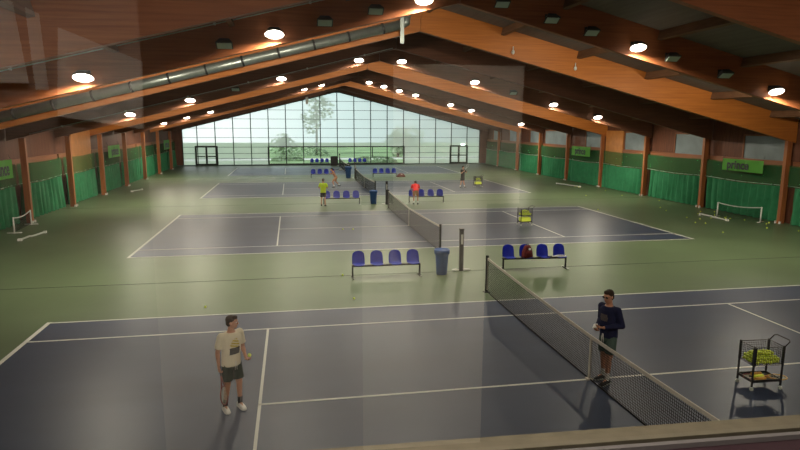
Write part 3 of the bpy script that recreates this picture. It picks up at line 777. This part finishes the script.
def person(label, loc, rz, J, W, vox=.009, H=1.78):
    """J joints in local metres (x forward, y left, z up) for a 1.78 m figure. W wardrobe."""
    t = thing('person', label, 'person', loc, rz); k = H / 1.78; t.scale = (k, k, k)
    g = {a: V(b) for a, b in J.items() if a not in ('hdir', 'tdir', 'grip')}
    hd = V(J['hdir']).normalized(); td = V(J.get('tdir', (1, 0, 0))).normalized()
    up = (g['neck'] - g['pelvis']).normalized(); side = up.cross(td).normalized(); fr = side.cross(up).normalized()   # side = left
    pel, nk = g['pelvis'], g['neck']
    def T(u): return pel.lerp(nk, u)
    def torso(bm, e, z0=-.12, z1=1.0, belly=0):
        rows = [(-.16, .12, .09), (0, .158, .108), (.22, .148, .10), (.45, .145, .10), (.68, .165, .112), (.85, .17, .105), (.95, .12, .085), (1.0, .065, .065)]
        loft(bm, [(T(u) + fr * (.01 if u > .3 else -.01), side * (w + e), fr * (d + e)) for u, w, d in rows if z0 <= u <= z1])
    # body
    bm = bm_new(); torso(bm, 0, -1, 2)
    hc = g['head']; hs = V((0, 0, 1)).cross(hd).normalized(); hu = hd.cross(hs).normalized()
    hr = M((hd, hs, hu)).transposed()
    def hp(x, y, z): return hc + hr @ V((x, y, z))
    cap(bm, T(.95), hc + hu * -.05 - hd * .015, .062, .055)
    add_ell(bm, hp(-.008, 0, .025), (.098, .077, .095), hr); add_ell(bm, hp(.018, 0, -.045), (.07, .06, .07), hr); add_ell(bm, hp(.052, 0, -.082), (.03, .032, .028), hr)
    add_tube(bm, [hp(.085, 0, .02), hp(.108, 0, -.02), hp(.085, 0, -.03)], [.008, .016, .01], 8)
    add_ell(bm, hp(.083, 0, -.053), (.012, .024, .007), hr); add_ell(bm, hp(.078, 0, .033), (.015, .055, .008), hr)
    for s in (-1, 1): add_ell(bm, hp(-.005, s * .078, -.005), (.02, .009, .032), hr)
    fine = vox < .012
    for s, n in ((1, 'l'), (-1, 'r')):
        sh, el, wr = g['sh' + n], g['el' + n], g['wr' + n]
        cap(bm, T(.88), sh, .07, .058); cap(bm, sh, el, .053, .040); cap(bm, sh.lerp(el, .3), sh.lerp(el, .6), .052, .046); cap(bm, el.lerp(wr, .15), el.lerp(wr, .35), .041, .038); cap(bm, el, wr, .039, .026)
        hd_ = V(g['ha' + n]).normalized(); pn = V(g['pn' + n]).normalized(); hw = hd_.cross(pn).normalized() * s   # towards thumb side flips
        pc = wr + hd_ * .045
        rot = M((hd_, hw, pn)).transposed(); add_ell(bm, pc, (.052, .04, .018), rot, 12, 8)
        curl = J.get('curl' + n, .5) if False else (.9 if W.get('grip' + n) else .45)
        for q, (off, ln_) in enumerate(((.03, .072), (.010, .08), (-.011, .074), (-.030, .06))):
            b0_ = wr + hd_ * .08 + hw * off; d1 = (hd_ * math.cos(curl) + pn * math.sin(curl)); d2 = (hd_ * math.cos(curl * 2.4) + pn * math.sin(curl * 2.4))
            m1 = b0_ + d1 * ln_ * .5; m2 = m1 + d2 * ln_ * .5; cap(bm, b0_, m1, .0098, .009, 8); cap(bm, m1, m2, .009, .0078, 8)
        tb = wr + hd_ * .025 + hw * .03; tm = tb + (hd_ * .6 + hw * .6 + pn * .4).normalized() * .04; cap(bm, tb, tm, .014, .011, 8); cap(bm, tm, tm + (hd_ * .7 + pn * .6).normalized() * .032, .011, .009, 8)
        hi, kn, an = g['hi' + n], g['kn' + n], g['an' + n]
        cap(bm, hi, kn, .088, .056); cap(bm, hi.lerp(kn, .25), hi.lerp(kn, .5), .084, .075); cap(bm, kn, an, .054, .036)
        cb = (kn - an).normalized(); fw = V(g['to' + n]).normalized(); back = -(fw - cb * fw.dot(cb)).normalized()
        cap(bm, kn.lerp(an, .2) + back * .018, kn.lerp(an, .42) + back * .016, .048, .043)
        cap(bm, an, an + fw * .13 + V((0, 0, -.05)), .036, .032)
    body = fuse('body', bm, 'skin', t, vox, 2)
    # hair
    bm = bm_new(); add_ell(bm, hp(-.022, 0, .045), (.101, .084, .088), hr); add_ell(bm, hp(-.05, 0, -.01), (.066, .077, .075), hr); add_ell(bm, hp(.035, 0, .09), (.055, .06, .04), hr)
    fuse('hair', bm, W.get('hair', 'hair'), t, vox, 1)
    if fine:
        for s in (-1, 1):
            bm = bm_new(); add_ell(bm, hp(.083, s * .03, .012), (.012, .015, .008), hr, 10, 6); e = obj('eye', bm, 'white', t)
            bm = bm_new(); add_ell(bm, hp(.0925, s * .03, .012), (.0045, .007, .007), hr, 8, 6); obj('iris', bm, 'black', e)
        bm = bm_new(); add_ell(bm, hp(.0935, 0, -.054), (.003, .022, .004), hr, 10, 6); obj('lips', bm, 'rackred', t)
        if W.get('glasses'):
            bm = bm_new()
            for s in (-1, 1): add_ell(bm, hp(.096, s * .033, .014), (.006, .027, .019), hr, 12, 8); add_tube(bm, [hp(.09, s * .058, .018), hp(0, s * .086, .015)], .003, 6)
            add_tube(bm, [hp(.1, -.01, .02), hp(.1, .01, .02)], .003, 6); obj('sunglasses', bm, 'black', t)
    # shirt
    if W.get('shirt'):
        bm = bm_new(); e = .022
        rows = [(-.10, .165, .118), (.05, .168, .12), (.22, .165, .118), (.45, .165, .118), (.68, .175, .122), (.85, .172, .112), (.95, .122, .092), (.985, .085, .08)]
        if not W.get('long'): rows[0] = (-.14, .172, .125)
        loft(bm, [(T(u) + fr * (.01 if u > .3 else -.005), side * (w + .012), fr * (d + .012)) for u, w, d in rows])
        for n in 'lr':
            sh, el, wr = g['sh' + n], g['el' + n], g['wr' + n]; cap(bm, T(.84), sh, .082, .070)
            if W.get('long'): cap(bm, sh, el, .068, .056); add_tube(bm, [el, el.lerp(wr, .95)], [.056, .038], 12); add_ell(bm, el, (.057,) * 3, None, 12, 8)
            else: add_tube(bm, [sh, sh.lerp(el, .72)], [.070, .073], 14)
        sm = W['shirt']; mats = [sm] + W.get('print', [])
        so = fuse('shirt', bm, mats, t, vox, 2)
        if W.get('print'):
            for p in so.data.polygons:
                c = V(p.center) - T(0); z = c.dot(up); y = c.dot(side); f = c.dot(fr)
                if f > .05 and p.normal.dot(fr) > .2:
                    if len(mats) > 2:
                        if .15 < z < .28 and abs(y) < .10: p.material_index = 1
                        elif .28 <= z < .44 and abs(y) < .095 - .5 * abs(z - .33) and math.sin(z * 130 + 40 * y) > -.5: p.material_index = 2
                    elif .27 < z < .40 and abs(y) < .085 - .2 * abs(z - .33): p.material_index = 1
    # shorts
    bm = bm_new()
    loft(bm, [(T(u) - fr * .005, side * w, fr * d) for u, w, d in ((-.22, .14, .12), (-.08, .172, .126), (.06, .172, .126), (.13, .165, .118))])
    for n, s in (('l', 1), ('r', -1)):
        hi, kn = g['hi' + n], g['kn' + n]; L = W.get('slen', .78); cap(bm, hi, hi.lerp(kn, .3), .090, .094); add_tube(bm, [hi.lerp(kn, .1), hi.lerp(kn, L)], [.092, .098], 16)
    fuse('shorts', bm, W['shorts'], t, vox, 2)
    if W.get('draw'):
        bm = bm_new(); c = T(-.02) + fr * .145
        for s in (-1, 1): add_tube(bm, [c + side * s * .01 + up * .04, c + side * s * .015 - up * .03 + fr * .006, c + side * s * .02 - up * .12], .006, 6)
        obj('drawstring', bm, 'white', t)
    for n in 'lr':
        kn, an = g['kn' + n], g['an' + n]; fw = V(g['to' + n]).normalized(); sd = V((0, 0, 1)).cross(fw).normalized()
        pitch = g.get('pi' + n); fu = fw.cross(sd)
        fup = sd.cross(fw) * -1; fup = fw.cross(sd); 
        if fup.z < 0: fup = -fup
        bm = bm_new(); add_tube(bm, [an.lerp(kn, .36), an, an - V((0, 0, .02))], [.046, .042, .044], 12); fuse('sock', bm, W.get('sock', 'white'), t, max(vox, .008), 1)
        bm = bm_new(); b = an - fup * .078
        rows = [(-.085, .028, .035), (-.06, .040, .05), (0, .045, .055), (.06, .048, .045), (.12, .052, .034), (.165, .045, .027), (.195, .02, .018)]
        loft(bm, [(b + fw * x + fup * (hh - .002), sd * w, fup * hh) for x, w, hh in rows], 14)
        for f in bm.faces: f.smooth = True
        sh_ = obj('shoe', bm, W.get('shoe', 'white'), t)
        bm = bm_new(); loft(bm, [(b + fw * x + fup * .008, sd * (w + .004), fup * .012) for x, w, hh in rows], 14); obj('sole', bm, W.get('sole', 'white'), sh_)
    return t

def base_pose(**k):
    J = dict(pelvis=(0, 0, .93), neck=(.02, 0, 1.47), head=(.045, 0, 1.63), hdir=(1, 0, 0),
             shl=(.01, .185, 1.41), shr=(.01, -.185, 1.41), ell=(-.02, .23, 1.12), elr=(-.02, -.23, 1.12), wrl=(.06, .24, .88), wrr=(.06, -.24, .88),
             hal=(.2, 0, -1), har=(.2, 0, -1), pnl=(0, -1, 0), pnr=(0, 1, 0),
             hil=(0, .09, .90), hir=(0, -.09, .90), knl=(.02, .10, .49), knr=(.02, -.10, .49), anl=(-.01, .11, .085), anr=(-.01, -.11, .085), tol=(1, .15, 0), tor=(1, -.15, 0))
    J.update(k); return J
# P1: facing right and slightly towards the window; racket hangs from right hand, ball in left
J1 = base_pose(hdir=(.80, .62, -.03), head=(.06, .015, 1.64), ell=(.01, .235, 1.12), wrl=(.20, .17, .98), hal=(.9, .02, -.1), pnl=(-.1, -.2, 1),
               elr=(-.05, -.235, 1.12), wrr=(.0, -.25, .87), har=(.12, 0, -1), knl=(.05, .11, .49), anl=(.02, .13, .085), knr=(.0, -.10, .49), anr=(-.06, -.13, .085), tol=(1, -.15, 0), tor=(1, -.25, 0))
RZ1 = R(-52)
person('player in a cream printed shirt and dark shorts holding a racket and a ball', (-6.85, -.09, 0), RZ1, J1,
       dict(shirt='cream', print=['print_dark', 'print_gold'], shorts='darkshort', draw=True, sock='blackc', shoe='white', gripr=True, gripl=False), .0085, 1.76)
r1 = M.Rotation(RZ1, 3, 'Z')
hpnt = V((-6.85, -.09, 0)) + r1 @ V((.015, -.235, .80)) * (1.76 / 1.78)
dirr = (r1 @ V((.10, .06, -1))).normalized()
q = dirr.to_track_quat('X', 'Z')
racket('dark racket hanging from the right hand of the player in the cream shirt', hpnt - dirr * .09, q.to_euler(), 'rackred')
ball(V((-6.85, -.09, 0)) + r1 @ V((.30, .175, 1.04)), 'ball held in the left hand of the player in the cream shirt')
# P2: facing left, hands together in front of waist
J2 = base_pose(hdir=(1, .12, -.14), head=(.06, 0, 1.635), ell=(-.05, .25, 1.14), wrl=(.27, .12, 1.12), hal=(.8, -.45, .05), pnl=(-.2, -.3, 1),
               elr=(-.05, -.25, 1.14), wrr=(.24, -.07, 1.04), har=(.8, .5, .02), pnr=(0, .5, .9), anl=(.08, .1, .085), knl=(.06, .10, .49), knr=(0, -.09, .49), anr=(-.05, -.11, .085))
RZ2 = R(198)
person('player in a navy sweatshirt and sunglasses standing behind the near net', (.28, -.14, 0), RZ2, J2,
       dict(shirt='navy', long=True, print=['print_soft'], shorts='greyshort', draw=True, sock='white', shoe='black', sole='pale', glasses=True), .0085, 1.90)
r2 = M.Rotation(RZ2, 3, 'Z'); h2 = V((.28, -.14, 0)) + r2 @ V((.35, .0, 1.13)) * (1.90 / 1.78)
bm = bm_new(); add_box(bm, (0, 0, 0), (.15, .075, .014)); bmesh.ops.bevel(bm, geom=bm.edges[:], offset=.005, segments=2)
o = tag(obj('mobile_phone', bm, 'white'), 'white slim phone held by the player in the navy sweatshirt', 'phone'); o.location = h2; o.rotation_euler = (.2, .2, RZ2 + .6)

# far players
Jy = base_pose(wrl=(.26, .12, 1.15), ell=(.04, .27, 1.16), wrr=(.24, -.1, 1.15), elr=(.02, -.27, 1.16), hal=(1, -.2, .1), har=(1, .2, .1), anl=(.1, .14, .085), anr=(-.1, -.13, .085), knl=(.1, .12, .49))
person('player in a yellow shirt and black shorts seen from behind beside a blue bench', (-3.83, 26.75, 0), R(80), Jy, dict(shirt='neon', shorts='blackc', sock='skin', shoe='black', sole='black'), .016, 1.74)
Jo = base_pose(pelvis=(0, 0, .80), neck=(.25, 0, 1.28), head=(.33, 0, 1.42), shl=(.22, .18, 1.24), shr=(.2, -.18, 1.22), ell=(.38, .35, 1.1), wrl=(.58, .4, 1.18), elr=(0, -.4, 1.2), wrr=(-.15, -.55, 1.3), har=(-.5, -.6, .2),
               hil=(0, .09, .78), hir=(0, -.09, .78), knl=(.33, .16, .48), anl=(.22, .2, .09), knr=(-.1, -.16, .42), anr=(-.42, -.2, .14))
person('bare-chested player in orange-brown shorts striding on the third court', (-2.25, 38.0, 0), R(200), Jo, dict(shorts='khaki', sock='white', shoe='black', sole='black'), .016, 1.8)
ro = M.Rotation(R(200), 3, 'Z')
racket('black racket swung by the striding player', V((-2.25, 38.0, 0)) + ro @ V((-.17, -.6, 1.32)), (R(70), R(-10), R(10)), 'black')
Js = base_pose(pelvis=(-.12, 0, .88), neck=(.30, 0, 1.25), head=(.44, 0, 1.32), hdir=(.75, 0, -.6), shl=(.26, .185, 1.19), shr=(.26, -.185, 1.19), ell=(.38, .26, .94), elr=(.38, -.26, .94), wrl=(.52, .16, .74), wrr=(.52, -.16, .74), hal=(.5, -.2, -1), har=(.5, .2, -1),
               hil=(-.12, .09, .86), hir=(-.12, -.09, .86), knl=(.0, .12, .48), knr=(-.04, -.12, .48), anl=(-.02, .13, .085), anr=(-.10, -.13, .085))
person('person in a red shirt leaning over the left seats of the second-court bench', (2.02, 26.72, 0), R(82), Js, dict(shirt='red', shorts='khaki', sock='white', shoe='black', sole='black'), .016, 1.78)
Jb = base_pose(ell=(.12, .26, 1.2), wrl=(.3, .12, 1.32), elr=(.1, -.26, 1.18), wrr=(.3, -.2, 1.34), hal=(.7, -.3, .6), har=(.7, 0, .7), anl=(.08, .16, .085), anr=(-.12, -.16, .085), knr=(-.02, -.13, .49))
person('player in black on the third court holding a racket up in front', (7.82, 36.05, 0), R(-60), Jb, dict(shirt='blackc', shorts='blackc', sock='white', shoe='black', sole='white', hair='hair'), .016, 1.8)
rb = M.Rotation(R(-60), 3, 'Z'); racket('racket held up by the player in black', V((7.82, 36.05, 0)) + rb @ V((.34, -.2, 1.36)), (R(40), R(-60), R(-20)), 'white')

# ------------------------------------------------------------------ world
w = bpy.data.worlds.new('World'); S.world = w; w.use_nodes = True; nt = w.node_tree; bg = nt.nodes['Background']
tc = nt.nodes.new('ShaderNodeTexCoord'); sep = nt.nodes.new('ShaderNodeSeparateXYZ'); nz = nt.nodes.new('ShaderNodeTexNoise'); nz.inputs['Scale'].default_value = 3.2; nz.inputs['Detail'].default_value = 4
mr = nt.nodes.new('ShaderNodeMapRange'); mr.inputs[1].default_value = -.12; mr.inputs[2].default_value = .30
ad = nt.nodes.new('ShaderNodeMath'); ad.operation = 'MULTIPLY_ADD'; ad.inputs[1].default_value = .5; ad.inputs[2].default_value = -.25
a2 = nt.nodes.new('ShaderNodeMath'); a2.operation = 'ADD'; a2.use_clamp = True
cr = nt.nodes.new('ShaderNodeValToRGB'); e = cr.color_ramp.elements
e[0].position = 0; e[0].color = (.92, 1.0, 1.0, 1); e[1].position = 1; e[1].color = (.11, .165, .155, 1); x = e.new(.45); x.color = (.55, .72, .73, 1)
nt.links.new(tc.outputs['Generated'], sep.inputs[0]); nt.links.new(tc.outputs['Generated'], nz.inputs['Vector'])
nt.links.new(sep.outputs['X'], mr.inputs[0]); nt.links.new(nz.outputs['Fac'], ad.inputs[0]); nt.links.new(ad.outputs[0], a2.inputs[0]); nt.links.new(mr.outputs[0], a2.inputs[1])
nt.links.new(a2.outputs[0], cr.inputs[0]); nt.links.new(cr.outputs[0], bg.inputs['Color']); bg.inputs['Strength'].default_value = 2.3

# ------------------------------------------------------------------ camera
cd = bpy.data.cameras.new('camera'); co = bpy.data.objects.new('camera', cd); COL.objects.link(co); S.camera = co
cd.sensor_width = 36; cd.sensor_fit = 'HORIZONTAL'; cd.lens = F * 36 / 800; cd.clip_start = .02; cd.clip_end = 500
def rdir(a, b):
    c, s = math.cos(ROL), math.sin(ROL); x, zz = c * a[0] - s * a[2], s * a[0] + c * a[2]; y = a[1]
    c, s = math.cos(PIT), math.sin(PIT); y, z = c * y + s * zz, -s * y + c * zz
    c, s = math.cos(YAW), math.sin(YAW); return V((c * x - s * y, s * x + c * y, z))
X, Y, Z = rdir((1, 0, 0), 0), rdir((0, 1, 0), 0), rdir((0, 0, 1), 0)
co.matrix_world = M.Translation(CAM) @ M((X, Z, -Y)).transposed().to_4x4()
S.view_settings.view_transform = 'Standard'; S.view_settings.look = 'None'; S.view_settings.gamma = 1; S.view_settings.exposure = 0
S.view_settings.use_curve_mapping = False
S.cycles.use_denoising = True; S.cycles.max_bounces = 7; S.cycles.diffuse_bounces = 4; S.cycles.transparent_max_bounces = 16; S.cycles.sample_clamp_indirect = 6
